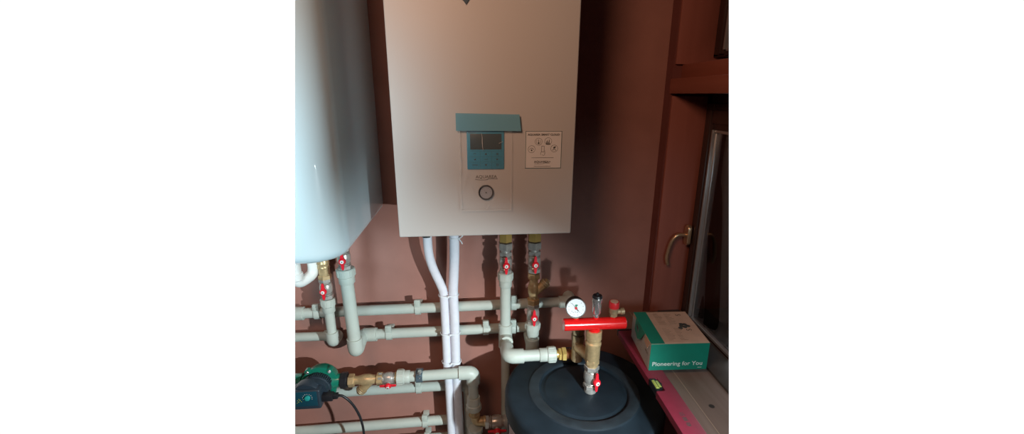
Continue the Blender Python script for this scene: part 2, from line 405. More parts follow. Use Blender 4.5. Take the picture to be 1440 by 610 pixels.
# loose film and tape
fm = MB(); nx, nz = 10, 16; x0, x1, z0, z1 = -.029, .112, 1.185, 1.432
grid = []
for j in range(nz+1):
    row = []
    for i in range(nx+1):
        u, v = i/nx, j/nz
        d = .0078 + .0014*sin(u*9+v*5) + .0010*sin(v*17+u*3)
        row.append(fm.bm.verts.new((x0+(x1-x0)*u + .0016*sin(v*11), F-d, z0+(z1-z0)*v + .001*sin(u*12))))
    grid.append(row)
for j in range(nz):
    for i in range(nx): fm._f((grid[j][i], grid[j][i+1], grid[j+1][i+1], grid[j+1][i]))
fo = fm.build('clear_film', 'film', b)
ed = MB()
def path(a, n, jit): return [(a[0]+random.uniform(-jit, jit) + (a[2]-a[0])*k/n, F-.0090, a[1]+(a[3]-a[1])*k/n+random.uniform(-jit, jit)) for k in range(n+1)]
ed.tube(path((x0, z0, x0, z1), 18, .0012), [random.choice((.0003, .0006, .0011)) for _ in range(19)], 5)
ed.tube(path((x0, z0, x1, z0), 12, .0007), .0005, 5); ed.tube(path((x1, z0, x1, z1), 18, .0006), [random.choice((.0003, .0004, .0007)) for _ in range(19)], 5)
ed.tube(path((-.024, 1.245, -.006, 1.300), 6, .001), .0004, 5); ed.tube(path((.0, 1.262, .012, 1.228), 4, .0012), .0004, 5)
ed.tube(path((.034, 1.355, .031, 1.400), 4, .0008), [.0004, .0009, .0012, .0007, .0003], 5); ed.tube(path((.078, 1.372, .088, 1.378), 3, .0008), .0005, 5); ed.tube(path((.04, 1.185, .05, 1.2), 3, .001), .0006, 5)
ed.build('film_crease', 'filmedge', fo)
tp = MB().prism([(-.0375, 1.4070), (.138, 1.4060), (.133, 1.4500), (-.0375, 1.4530)], (0, F-.0096, 0), (1, 0, 0), (0, 0, 1), .0004).build('tape_strip', 'tape', b)
tp['label'] = 'pale blue strip of tape'
# little clip hanging on the front near the top of the picture
hc = MB(); hc.prism([(-.0035, 1.7165), (.0080, 1.733), (.0140, 1.765), (-.0180, 1.765), (-.0160, 1.733)], (0, F, 0), (1, 0, 0), (0, 0, 1), .003)
hc = hc.build('hanging_clip', 'darkchrome', b); MB().tube([(-.012, F-.006, 1.7285), (-.0125, F-.007, 1.74), (-.014, F-.006, 1.77)], .0028, 10).build('clip_pin', 'gold', hc)

# ------------------------------------------------------------------ fittings: prototypes
VG = 'ball valves with red butterfly handles'
def make_valve():
    t = thing('ball_valve', '', 'valve', (0, 0, 0), VG)
    m = MB()
    m.hexn((0, 0, -.040), (0, 0, -.026), .0235); m.hexn((0, 0, .026), (0, 0, .040), .0235)
    m.lathe((0, 0, 0), (0, 0, 1), [(-.027, .0165), (-.019, .0165), (-.0165, .0205), (-.007, .0230), (.007, .0230), (.0165, .0205), (.019, .0165), (.027, .0165)], 24)
    m.torus((0, 0, -.021), (0, 0, 1), .0195, .0015, 24, 6); m.torus((0, 0, .021), (0, 0, 1), .0195, .0015, 24, 6)
    m.build('valve_body', 'nickel', t)
    MB().cyl((0, -.018, 0), (0, -.031, 0), .0075, seg=16).build('stem', 'nickel', t)
    k = MB(); k.lathe((0, -.029, 0), (0, -1, 0), [(0, .0110), (.004, .0125), (.010, .0120), (.013, .0095)], 20)
    for s in (1, -1):
        k.prism([(-.0085, 0), (.0085, 0), (.0055, .011), (.0042, .025), (.0026, .0315), (-.0026, .0315), (-.0042, .025), (-.0055, .011)] if s > 0 else
                [(-.0085, 0), (-.0055, -.011), (-.0042, -.025), (-.0026, -.0315), (.0026, -.0315), (.0042, -.025), (.0055, -.011), (.0085, 0)], (0, -.031, 0), (1, 0, 0), (0, 0, 1), .0055)
    k = k.build('handle', 'red', t)
    MB().lathe((0, -.042, 0), (0, -1, 0), [(0, .0066), (.0012, .0060)], 16).build('handle_label', 'paper', k)
    MB().hexn((0, -.043, 0), (0, -.0452, 0), .0022, bev=.0003).build('screw', 'ink', k)
    return t
V0 = make_valve()
def valve(label, loc, z=(0, 0, 1), y=(0, 1, 0), first=[True], sc=1.):
    v = V0 if first[0] else copy_tree(V0); first[0] = False
    place(v, loc, z, y); v.scale = (sc, sc, sc); v['label'] = label; return v
def make_strainer():
    t = thing('y_strainer', '', 'strainer', (0, 0, 0), 'brass angled strainers')
    m = MB(); m.hexn((0, 0, .040), (0, 0, .060), .0235); m.hexn((0, 0, -.060), (0, 0, -.040), .0235)
    m.lathe((0, 0, 0), (0, 0, 1), [(-.042, .0165), (-.036, .0155), (-.026, .0165), (-.012, .0205), (.006, .0205), (.018, .0170), (.030, .0150), (.042, .0160)], 24)
    d = V((.72, 0, .70)).normalized(); o = V((.002, 0, -.020))
    m.lathe(o, d, [(0, .014), (.030, .0155), (.048, .0160)], 20)
    m.build('strainer_body', 'brass', t)
    c = MB(); c.lathe(o + d*.047, d, [(0, .0185), (.003, .0185), (.0045, .017), (.006, .0185), (.009, .0185), (.0105, .017), (.012, .0185), (.016, .0175)], 20); c.hexn(o + d*.063, o + d*.072, .0115)
    c.build('strainer_cap', 'oldbrass', t); return t
S0 = make_strainer()
CG = 'pipe clips on the wall'
def make_clip():
    t = thing('pipe_clip', '', 'pipe clip', (0, 0, 0), CG)
    m = MB(); m.band((0, 0, 0), (1, 0, 0), .0195, .0235, .020, radians(-20), radians(290), 28, (0, -.3, .95)); m.box((-.012, .018, -.014), (.012, .050, .014), .002)
    m.build('band', 'ppr', t)
    m = MB(); m.box((-.0105, -.022, .016), (.0105, -.010, .043), .0015)
    for k in range(5): m.box((-.0112, -.0235, .018+k*.005), (.0112, -.0215, .0205+k*.005), .0006)
    m.build('latch', 'ppr', t); return t
C0 = make_clip()
def clip(label, loc, first=[True], s=1.):
    c = C0 if first[0] else copy_tree(C0); first[0] = False; c.location = loc; c['label'] = label; return c

# PPR pieces: pipe of radius R with sleeves
PR = .0190
def sleeve(mb, p0, p1, r=.0245): return mb.cyl(p0, p1, r, seg=28, bev=.0015)
def coupling(mb, p0, p1, r=.0265, big=.5):
    """moulded threaded adapter: ribbed wide end at p0, plain sleeve at p1"""
    p0, p1 = V(p0), V(p1); d = p1-p0; m = p0+d*big
    mb.lathe(p0, d, [(0, r-.002), (.002, r), (d.length*big, r), (d.length*big+.003, r-.0035), (d.length-.002, r-.0035), (d.length, r-.005)], 28)
    x, y, z = frame(d)
    for k in range(8):
        a = 2*pi*k/8; c = p0 + z*.003 + (x*cos(a)+y*sin(a))*(r-.0008)
        u = (x*cos(a)+y*sin(a)); v = z.cross(u)
        mb.prism([(-.0035, 0), (.0035, 0), (.0035, d.length*big-.006), (-.0035, d.length*big-.006)], c - u*.001, v, z, .003 if v.cross(z).dot(u) > 0 else -.003)
    return mb
def elbow(mb, a, b, c, r=.0245): return mb.tube([a, b, c], r, 24, bend=.024)

# --- pipe A: highest horizontal run
WY = -.05
t = thing('wall_pipe', 'long grey-green horizontal pipe on the wall, the upper run', 'pipe', (-.15, WY, .73))
MB().cyl((-.70, WY, .728), (.345, WY, .733), PR).build('pipe', 'ppr', t)
m = MB(); sleeve(m, (-.66, WY, .728), (-.617, WY, .728)); m.build('sleeve', 'ppr', t)
m = MB(); elbow(m, (.328, WY, .733), (.375, WY, .733), (.375, -.003, .733), .0235); m.build('elbow', 'ppr', t)
clip('ribbed grey clip on the upper wall pipe below the water heater', (-.568, WY, .728))
clip('ribbed grey clip on the upper wall pipe left of the foam sleeves', (-.207, WY, .730))
clip('ribbed grey clip on the upper wall pipe between the two boiler valves', (.152, WY, .732))
# --- pipe B left with left column 1
LX = -.510; LY = -.102
t = thing('drop_pipe', 'thin grey pipe dropping from the left heater valve and turning left along the wall', 'pipe', (LX, WY, .63))
m = MB(); m.cyl((LX, LY, .80), (LX, LY, .655), .0165); m.cyl((-.70, WY, .631), (LX-.03, WY, .631), .0165); m.build('pipe', 'ppr', t)
m = MB(); coupling(m, (LX, LY, .810), (LX, LY, .758), .0250); m.build('threaded_coupling', 'ppr', t)
m = MB(); elbow(m, (LX, LY, .678), (LX, LY, .634), (LX, WY, .634), .0215); elbow(m, (LX, LY+.01, .634), (LX+.004, WY, .634), (LX-.045, WY, .632), .0205); m.build('elbow', 'ppr', t)
valve('red-handled ball valve under the water heater, the left one', (LX, LY, .850), sc=.95)
n = MB(); n.hexn((LX, LY, .885), (LX, LY, .900), .0225); n.cyl((LX, LY, .90), (LX, LY, .925), .0185); n.lathe((LX, LY, .925), (0, 0, 1), [(0, .0195), (.003, .0205), (.006, .0185), (.014, .0185), (.017, .0205), (.02, .0205), (.023, .0185), (.05, .0185), (.053, .0205), (.06, .0205), (.062, .017), (HZ-.925-.009, .017)])
tag(n.build('brass_adapter', 'brass', None, (LX, LY, .885)), 'ribbed brass adapter above the left heater valve', 'pipe fitting')
# --- left column 2 with pipe B right
L2X = -.424; L2Y = -.143
t = thing('drop_pipe', 'thick grey pipe dropping from the right heater valve, then running right along the wall', 'pipe', (L2X, WY, .61))
m = MB(); m.cyl((L2X-.002, L2Y, .90), (L2X+.003, L2Y, .66), .0215); m.cyl((-.40, WY, .629), (.16, WY, .631), PR); m.build('pipe', 'ppr', t)
m = MB(); coupling(m, (L2X-.002, L2Y, .938), (L2X-.001, L2Y, .885), .0300); m.build('threaded_coupling', 'ppr', t)
m = MB(); elbow(m, (L2X+.003, L2Y, .672), (L2X+.003, L2Y, .618), (L2X+.003, -.08, .628), .0260)
elbow(m, (L2X+.003, -.095, .628), (L2X+.003, WY, .628), (-.365, WY, .628), .0250); m.build('elbow', 'ppr', t)
m = MB(); sleeve(m, (-.415, WY, .629), (-.368, WY, .629), .0255); m.build('sleeve', 'ppr', t)
clip('ribbed grey clip on the lower wall pipe, right of the thick drop pipe', (-.319, WY, .629))
clip('ribbed grey clip on the lower wall pipe beside the foam sleeves', (.045, WY, .631))
clip('ribbed grey clip on the lower wall pipe behind the right-hand drop pipe', (.150, WY, .631))
valve('red-handled ball valve under the water heater, half hidden by its shell', (L2X-.003, L2Y, .975), (0, 0, 1), (-.1, 1, 0), sc=.95)
n = MB(); n.hexn((L2X-.003, L2Y, 1.013), (L2X-.003, L2Y, 1.030), .021); n.cyl((L2X-.003, L2Y, 1.03), (L2X-.003, L2Y, HZ-.009), .015)
tag(n.build('nickel_adapter', 'nickel', None, (L2X, L2Y, 1.013)), 'nickel nut over the half hidden heater valve', 'pipe fitting')
# siphon at the left
t = thing('drain_elbow', 'pale plastic drain elbow under the left end of the water heater', 'pipe fitting', (-.57, -.15, .86))
m = MB(); m.tube([(-.585, -.15, HZ-.009), (-.585, -.15, .885), (-.545, -.10, .905), (-.545, -.10, .95)], .0185, 20, bend=.03); m.build('elbow', 'pprwhite', t)
MB().cyl((-.585, -.15, .905), (-.585, -.15, .93), .0225, bev=.002).build('collar', 'pprwhite', t); MB().cyl((-.585, -.15, .965), (-.585, -.15, .985), .023, bev=.002).build('collar', 'pprwhite', t)
m = MB(); m.cyl((-.545, -.10, .95), (-.545, -.10, .97), .021, bev=.002); m.cyl((-.545, -.10, .97), (-.545, -.10, HZ-.009), .012); m.build('cap', 'greyplastic', t)

# --- right column 1 (x = .114)
R1X, R1Y = .1145, -.13; R2X, R2Y = .2155, -.13
def head(label, x, y, col):
    t = thing('brass_union', label, 'pipe fitting', (x, y, .990), 'brass unions under the boiler unit')
    m = MB(); m.hexn((x, y, 1.014), (x, y, 1.050), .0235); m.cyl((x, y, 1.05), (x, y, BZ0+.004), .0165); m.lathe((x, y, 1.050), (0, 0, 1), [(0, .026), (.004, .026), (.006, .022)], 24); m.build('gold_nut', 'gold', t)
    m = MB(); m.hexn((x, y, .986), (x, y, 1.010), .0255); m.cyl((x, y, .975), (x, y, .988), .017); m.build('union_nut', 'nickel', t)
head('bright brass and nickel union above the left boiler valve', R1X, R1Y, 0)
head('bright brass and nickel union above the right boiler valve with the strainer', R2X, R2Y, 1)
valve('red-handled ball valve below the boiler unit on the plain grey drop pipe', (R1X, R1Y, .937))
valve('red-handled ball valve below the boiler unit, directly above the brass strainer', (R2X, R2Y, .937))
FZ = .662; FY = -.285
t = thing('drop_pipe', 'grey pipe dropping from the left boiler valve and turning forward over the tank lid', 'pipe', (R1X, R1Y, .60))
m = MB(); m.cyl((R1X, R1Y, .89), (R1X, R1Y, .655), PR); m.cyl((R1X, R1Y-.02, .635), (R1X, -.26, .661), PR); m.cyl((.13, FY, FZ), (.25, FY, FZ), PR); m.cyl((.120, -.072, .64), (.120, -.072, 0), .0170); m.build('pipe', 'ppr', t)
m = MB(); coupling(m, (R1X, R1Y, .899), (R1X, R1Y, .845), .0265); m.build('threaded_coupling', 'ppr', t)
m = MB(); sleeve(m, (R1X, R1Y, .695), (R1X, R1Y, .600), .0250); m.cyl((R1X, R1Y, .640), (R1X, R1Y-.048, .645), .0245); m.build('tee', 'ppr', t)
m = MB(); elbow(m, (R1X-.003, -.235, .660), (R1X-.003, FY, FZ), (.163, FY, FZ), .0240); m.build('elbow', 'ppr', t)
m = MB(); coupling(m, (.272, FY, FZ), (.216, FY, FZ), .0262); m.build('threaded_coupling', 'ppr', t)
# --- right column 2
s = S0; place(s, (R2X, R2Y, .833), (0, 0, 1), (0, 1, 0)); s['label'] = 'brass strainer between the two valves of the right boiler pipe'
valve('red-handled ball valve below the brass strainer, behind the gauge', (R2X, R2Y, .732))
t = thing('drop_pipe', 'short grey pipe below the strainer, going down behind the tank lid', 'pipe', (R2X, R2Y, .55))
m = MB(); m.cyl((R2X, R2Y, .69), (R2X, R2Y, .30), .0185); m.cyl((.165, WY, .631), (R2X+.005, WY, .631), .0185); m.build('pipe', 'ppr', t)
m = MB(); coupling(m, (R2X, R2Y, .695), (R2X, R2Y, .645), .0272, .48); m.build('threaded_coupling', 'ppr', t)
m = MB(); sleeve(m, (R2X, R2Y, .632), (R2X, R2Y, .57), .0250); m.cyl((R2X, WY, .60), (R2X, R2Y, .60), .0235); m.build('tee', 'ppr', t)

# ------------------------------------------------------------------ foam-sleeved refrigerant tubes
t = thing('insulated_tube', 'white foam-sleeved tube curving from the left of the boiler underside, black end', 'insulated tube', (-.1, -.1, .05))
m = MB(); m.smooth_tube([(-.155, -.105, BZ0+.006), (-.154, -.105, 1.022), (-.152, -.103, .969), (-.144, -.1, .924), (-.131, -.1, .885), (-.116, -.1, .846), (-.107, -.1, .809), (-.105, -.1, .703), (-.1045, -.1, .60), (-.104, -.1, .501), (-.101, -.1, .412), (-.0985, -.1, .211), (-.098, -.1, .03)], .0155, 20); m.build('foam_sleeve', 'foam', t)
MB().cyl((-.1555, -.105, 1.030), (-.1552, -.105, 1.052), .0165).build('black_end_tape', 'black', t)
t = thing('insulated_tube', 'straighter white foam-sleeved tube below the boiler unit, right of its twin', 'insulated tube', (-.07, -.1, .05))
m = MB(); m.smooth_tube([(-.061, -.1, BZ0+.006), (-.062, -.1, 1.014), (-.064, -.1, .95), (-.068, -.1, .883), (-.0722, -.1, .808), (-.0705, -.1, .702), (-.0712, -.1, .499), (-.0690, -.1, .409), (-.0665, -.1, .209), (-.066, -.1, .03)],
    .0172, 20); m.build('foam_sleeve', 'foam', t)
def tie(label, x0, x1, z, y=-.1):
    m = MB(); n = 40; rings = []
    cx = (x0+x1)/2; hw = (x1-x0)/2; r = .0182
    P = []
    for k in range(n):
        a = 2*pi*k/n; P.append(V((cx + (hw-r)*(1 if cos(a) > 0 else -1) + r*cos(a), y + r*sin(a), z)))
    m.rings([[p*1 + V((0, 0, -.002)), (p-V((cx, y, z)))*1.05+V((cx, y, z-.002)), (p-V((cx, y, z)))*1.05+V((cx, y, z+.002)), p + V((0, 0, .002))] for p in P], False, True)
    m.box((cx-.004, y-r-.006, z-.0035), (cx+.003, y-r+.001, z+.0035), .001)
    tag(m.build('cable_tie', 'tie', None, (cx, y, z)), label, 'cable tie', 'cable ties round the foam-sleeved tubes')
tie('white cable tie where the two foam-sleeved tubes meet', -.1245, -.0535, .806)
tie('white cable tie round both foam-sleeved tubes at the lower wall pipe', -.1235, -.0515, .652)
tie('white cable tie round both foam-sleeved tubes just above the pump pipe', -.1225, -.0515, .530)
m = MB(); m.torus((-.0612, -.1, 1.022), (0, 0, 1), .0182, .0022, 28, 8); m.tube([(-.046, -.114, 1.022), (-.036, -.118, 1.030), (-.031, -.118, 1.036)], .0018, 8); m.tube([(-.046, -.114, 1.022), (-.038, -.118, 1.012), (-.034, -.118, 1.004)], .0018, 8)
tag(m.build('cable_tie', 'tie', None, (-.061, -.1, 1.02)), 'white cable tie with loose tail at the top of the straighter foam tube', 'cable tie', 'cable ties round the foam-sleeved tubes')

# ------------------------------------------------------------------ pump line
CY = -.18; CZ = .531
SHIFT[0] = (1.026, .035, -.024)
t = thing('pump_pipe', 'grey pipe right of the pump that elbows down beside the foam sleeves', 'pipe', (-.01, CY, .40))
m = MB(); m.cyl((-.24, CY, CZ-.003), (-.03, CY, CZ), PR); m.cyl((-.007, CY, .51), (-.007, CY, .40), .0180); m.build('pipe', 'ppr', t)
m = MB(); coupling(m, (-.278, CY, CZ-.003), (-.232, CY, CZ-.003), .0268, .55); m.build('threaded_coupling', 'ppr', t)
m = MB(); elbow(m, (-.058, CY, CZ), (-.006, CY, CZ), (-.007, CY, .487), .0250); m.build('elbow', 'ppr', t)
m = MB(); coupling(m, (-.007, CY, .368), (-.007, CY, .425), .0275, .4); m.build('lower_coupling', 'ppr', t)
s = copy_tree(S0); place(s, (-.386, CY, CZ-.006), (-1, 0, 0), (0, -1, 0)); s['label'] = 'brass strainer beside the green pump, its cap pointing down'
valve('red-handled ball valve lying in the horizontal pump line', (-.305, CY, CZ-.004), (1, 0, 0), (0, .92, .40), sc=.92)
m = MB(); m.hexn((-.282, CY, CZ-.003), (-.270, CY, CZ-.003), .0225); tag(m.build('brass_nut', 'gold', None, (-.276, CY, CZ)), 'small bright brass nut right of the horizontal valve', 'pipe fitting')
# chrome pipe clamp
t = thing('pipe_clamp', 'shiny dark metal clamp with a screw round the pump pipe', 'pipe clamp', (-.198, CY, CZ))
x = -.198; m = MB(); m.band((x, CY, CZ), (1, 0, 0), .0195, .0255, .020, 0, 2*pi, 32); m.torus((x-.010, CY, CZ), (1, 0, 0), .0235, .0022, 28, 6); m.torus((x+.010, CY, CZ), (1, 0, 0), .0235, .0022, 28, 6)
m.box((x-.009, CY-.032, CZ+.012), (x+.009, CY-.012, CZ+.020), .001); m.build('ring', 'darkchrome', t)
m = MB(); m.cyl((x+.002, CY-.024, CZ+.005), (x+.005, CY-.024, CZ+.032), .0038, seg=12); m.hexn((x+.003, CY-.024, CZ+.022), (x+.004, CY-.024, CZ+.029), .0065, bev=.0005); m.cyl((x+.0045, CY-.024, CZ+.030), (x+.0055, CY-.024, CZ+.036), .0065, seg=14); m.build('screw', 'chrome', t)
# pump
t = thing('circulation_pump', 'dark green circulation pump with a black control head in the pump line', 'pump', (-.53, -.2, CZ))
m = MB(); cx, cz = -.535, .535
m.lathe((cx, -.145, cz), (0, -1, 0), [(0, .035), (.008, .050), (.020, .055), (.036, .056), (.040, .060), (.050, .060), (.052, .052)], 36)
m.cyl((-.70, CY+.0, CZ), (-.4705, CY, CZ-.004), .0225, bev=.002); m.lathe((-.600, CY, CZ), (-1, 0, 0), [(0, .030), (.02, .030), (.06, .024)], 24)
m.lathe((-.500, CY, CZ-.002), (1, 0, 0), [(0, .030), (.016, .0245), (.0295, .0235)], 24)
for a in (52, 130, 232, 308): 
    q = V((cx+cos(radians(a))*.058, -.182, cz+sin(radians(a))*.058)); m.cyl(q, q+V((0, -.016, 0)), .0105, seg=16)
m.build('volute', 'pump', t)
for a in (52, 130, 232, 308):
    q = V((cx+cos(radians(a))*.058, -.198, cz+sin(radians(a))*.058)); MB().cyl(q, q+V((0, -.004, 0)), .0058, seg=12, bev=.001).build('bolt', 'chrome', t)
m = MB(); m.lathe((cx-.006, -.190, cz-.006), (0, -1, 0), [(0, .047), (.030, .046), (.032, .042), (.050, .042)], 36)
for k in range(18):
    a = radians(20 + k*8); d = V((cos(a), 0, sin(a))); c = V((cx-.006, -.196, cz-.006)) + d*.044
    m.prism([(-.0018, 0), (.0018, 0), (.0018, .022), (-.0018, .022)], c, d.cross(V((0, 1, 0))), (0, -1, 0), .006 if True else 0)
m.build('motor_housing', 'navy', t)
SHIFT[0] = (1.026, .035, .002)
hd = MB(); hd.box((-.604, -.272, .459), (-.513, -.222, .533), .006, 3); hd.lathe((-.560, -.226, .503), (0, -1, 0), [(0, .047), (.030, .047), (.034, .044)], 32); hd = hd.build('control_head', 'navy', t)
MB().box((-.597, -.274, .474), (-.522, -.271, .531), .001).build('control_face', 'panel', hd)
MB().lathe((-.552, -.273, .508), (0, -1, 0), [(0, .0095), (.006, .0088), (.007, .007)], 24).build('control_knob', 'knob', hd)
m = MB()
for k in range(9):
    a = radians(-20 + k*27.5); m.box((-.552+cos(a)*.0145-.001, -.2746, .508+sin(a)*.0145-.001), (-.552+cos(a)*.0145+.001, -.2738, .508+sin(a)*.0145+.001))
m.build('scale_marks', 'boxwhite', hd)
m = MB()
for (u, v) in ((-.586, .498), (-.582, .493), (-.577, .499), (-.581, .503), (-.574, .494), (-.587, .489)): m.box((u, -.2746, v), (u+.002, -.2738, v+.002))
m.build('symbol_marks', 'yellowink', hd)
m = MB(); m.box((-.514, -.262, .478), (-.478, -.236, .502), .003); m.box((-.480, -.258, .483), (-.462, -.240, .499), .002); m.build('plug', 'black', t)
SHIFT[0] = (1.026, .035, -.024)
m = MB(); m.hexn((-.470, CY, CZ-.003), (-.449, CY, CZ-.003), .0295, 8); m.cyl((-.470, CY, CZ-.003), (-.4465, CY, CZ-.004), .022); tag(m.build('union_nut', 'black', None, (-.46, CY, CZ)), 'black eight-sided nut joining the green pump to the strainer', 'pipe fitting')
SHIFT[0] = (1.026, .035, .002)
m = MB(); m.smooth_tube([(-.464, -.249, .491), (-.448, -.250, .489), (-.424, -.250, .462), (-.408, -.245, .42), (-.398, -.24, .37), (-.394, -.24, .30), (-.392, -.24, .10), (-.380, -.25, .030)], .0042, 10)
tag(m.build('power_cable', 'black', None, (-.42, -.25, .0)), 'black power cable hanging down from the green pump', 'cable')
SHIFT[0] = None

SHIFT[0] = None
# --- lower wall pipes D, E, F
t = thing('wall_pipe', 'grey horizontal wall pipe just behind and below the pump line', 'pipe', (-.3, WY, .385))
MB().cyl((-.74, WY, .381), (-.05, WY, .385), PR).build('pipe', 'ppr', t)
m = MB(); elbow(m, (-.062, WY, .385), (-.030, WY, .385), (-.030, WY, .36), .0235); m.build('elbow', 'ppr', t)
MB().cyl((-.030, WY, .37), (-.030, WY, .02), .0185).build('riser', 'ppr', t)
clip('ribbed grey clip on the wall pipe below the shiny pipe clamp', (-.222, WY, .384))
t = thing('wall_pipe', 'grey horizontal wall pipe crossing the lower left wall below the pump', 'pipe', (-.3, WY, .22))
MB().cyl((-.80, WY, .209), (-.075, WY, .223), PR).build('pipe', 'ppr', t)
clip('ribbed grey clip on the wall pipe that crosses below the pump', (-.205, WY, .220))
t = thing('wall_pipe', 'lowest grey wall pipe, barely showing at the bottom edge', 'pipe', (-.3, WY, .14))
MB().cyl((-.80, WY, .128), (-.08, WY, .136), PR).build('pipe', 'ppr', t)
clip('ribbed grey clip on the lowest wall pipe', (-.200, WY, .134))
t = thing('drop_pipe', 'grey sleeved riser behind the brass elbow at the bottom', 'pipe', (-.02, -.094, 0))
MB().cyl((-.020, -.094, .0), (-.020, -.094, .30), .018).build('pipe', 'ppr', t); m = MB(); sleeve(m, (-.020, -.094, .225), (-.020, -.094, .305), .0215); m.build('sleeve', 'ppr', t)

# --- brass elbow and valve low right
SHIFT[0] = (1.026, .035, -.024)
EX, EZ = -.002, .310
t = thing('brass_elbow', 'brass elbow under the pump pipe coupling, left of the red-handled valve', 'pipe fitting', (EX, CY, EZ))
m = MB(); m.tube([(EX, CY, .345), (EX, CY, EZ), (EX+.040, CY, EZ)], .0175, 22, bend=.026); m.cyl((EX+.028, CY, EZ), (EX+.040, CY, EZ), .0205, bev=.002); m.build('elbow', 'brass', t)
m = MB(); m.hexn((EX-.003, CY, .346), (EX-.003, CY, .370), .0225); m.torus((EX-.003, CY, .343), (0, 0, 1), .020, .002, 28, 8); m.build('elbow_nut', 'brass', t)
m = MB(); coupling(m, (EX, CY, .283), (EX, CY, .235), .0265); m.build('lower_coupling', 'ppr', t)
valve('red-handled ball valve between brass elbow and tank, at the bottom edge', (.078, CY, EZ-.006), (1, 0, 0), (0, .93, .36), sc=1.12)
m = MB(); m.hexn((.120, CY, EZ), (.136, CY, EZ), .024); m.cyl((.136, CY, EZ), (.250, CY, EZ), .0145); tag(m.build('brass_nut', 'brass', None, (.13, CY, EZ)), 'brass nut and nipple entering the tank side', 'pipe fitting')

SHIFT[0] = None
# ------------------------------------------------------------------ buffer tank
TX, TY, TZ, TR = .343, -.392, .600, .250
t = thing('buffer_tank', 'round buffer tank with a wide black lid and pale jacket, beneath the red manifold', 'tank', (TX, TY, 0))
MB().lathe((TX, TY, 0), (0, 0, 1), [(0, .22), (.03, .24), (.545, .240), (.55, .236)], 72).build('jacket', 'jacket', t)
m = MB(); m.lathe((TX, TY, .540), (0, 0, 1), [(0, .2405), (0, TR), (.045, TR), (.054, TR-.003), (.059, TR-.010), (.060, TR-.018), (.060, .178), (.0615, .176), (.0635, .173)], 96, cap=False)
m.lathe((TX, TY, .540), (0, 0, 1), [(.0635, .142), (.0610, .138), (.0570, .136), (.0570, .128), (.0600, .124), (.0610, .120), (.061, .05), (.061, .0005)], 96, cap=False)
m.build('lid', 'lid', t)
m = MB(); m.lathe((TX, TY, .540), (0, 0, 1), [(.0635, .173), (.0645, .170), (.0645, .145), (.0635, .142)], 96, cap=False); m.build('lid_ring', 'dust', t)
m = MB()
for k in range(22):
    z0 = .02+k*.0235; rr = .2415
    m.band((TX, TY, z0+.012), (0, 0, 1), .2398, rr+.001, .024, pi-.02-random.uniform(0, .02), pi+.045+random.uniform(0, .03), 4, (1, 0, 0))
m.build('jacket_zip', 'black', t)

# ------------------------------------------------------------------ safety group on the tank
MX, MY = .362, -.400
n = MB(); n.cyl((MX, MY, .5995), (MX, MY, .616), .019)
tag(n.build('tank_nipple', 'nickel', None, (MX, MY, .60)), 'short metal nipple where the valve enters the black lid', 'pipe fitting')
valve('dull red-handled ball valve standing on the black tank lid', (MX, MY, .655), (0, 0, 1), (-.25, 1, 0))
t = thing('brass_tee', 'brass tee column carrying the red manifold above the tank valve', 'pipe fitting', (MX, MY, .695))
m = MB(); m.cyl((MX, MY, .690), (MX, MY, .705), .0185); m.hexn((MX, MY, .703), (MX, MY, .718), .0225); m.lathe((MX, MY, .716), (0, 0, 1), [(0, .0205), (.006, .0225), (.048, .0225), (.052, .0245), (.060, .0245), (.064, .021), (.070, .021), (.074, .0245), (.100, .0245), (.102, .022)], 28)
d = V((-.36, .93, 0)).normalized(); m.cyl(V((MX, MY, .715)), V((MX, MY, .715)) + d*.075, .0165); m.build('tee_body', 'brass', t)
QX, QY = .335, -.322
m = MB(); m.cyl((QX, QY, .66), (QX, QY, .735), .0185, bev=.003); m.hexn((QX, QY, .735), (QX, QY, .757), .0225); m.hexn((QX, QY, .76), (QX, QY, .785), .0205); m.build('side_branch', 'oldbrass', t)
t = thing('brass_union', 'brass union between the grey coupling and the rusty nipple', 'pipe fitting', (.29, FY, FZ))
m = MB(); m.cyl((.268, FY, FZ), (.284, FY, FZ), .0135); m.hexn((.281, FY, FZ), (.290, FY, FZ), .0215); m.hexn((.292, FY, FZ), (.306, FY, FZ), .0240); m.build('union_nut', 'gold', t)
m = MB(); m.cyl((.304, FY, FZ), (.336, FY-.012, FZ), .0165); m.torus((.313, FY, FZ), (1, 0, 0), .0165, .0015, 24, 6); m.torus((.320, FY, FZ), (1, 0, 0), .0165, .0015, 24, 6); m.build('nipple', 'rust', t)
# manifold
t = thing('manifold', 'glossy red horizontal manifold bar above the tank lid', 'manifold', (MX, MY, .838))
m = MB(); m.cyl((.267, MY, .840), (.457, MY, .838), .0185, seg=32, bev=.0015); m.build('bar', 'redbar', t)
m = MB(); m.cyl((MX, MY, .814), (MX, MY, .828), .0185); m.build('socket', 'redbar', t)
for x in (.303, MX+.003, .418): MB().cyl((x, MY, .855), (x, MY, .862), .0085, seg=18).build('outlet', 'redbar', t)
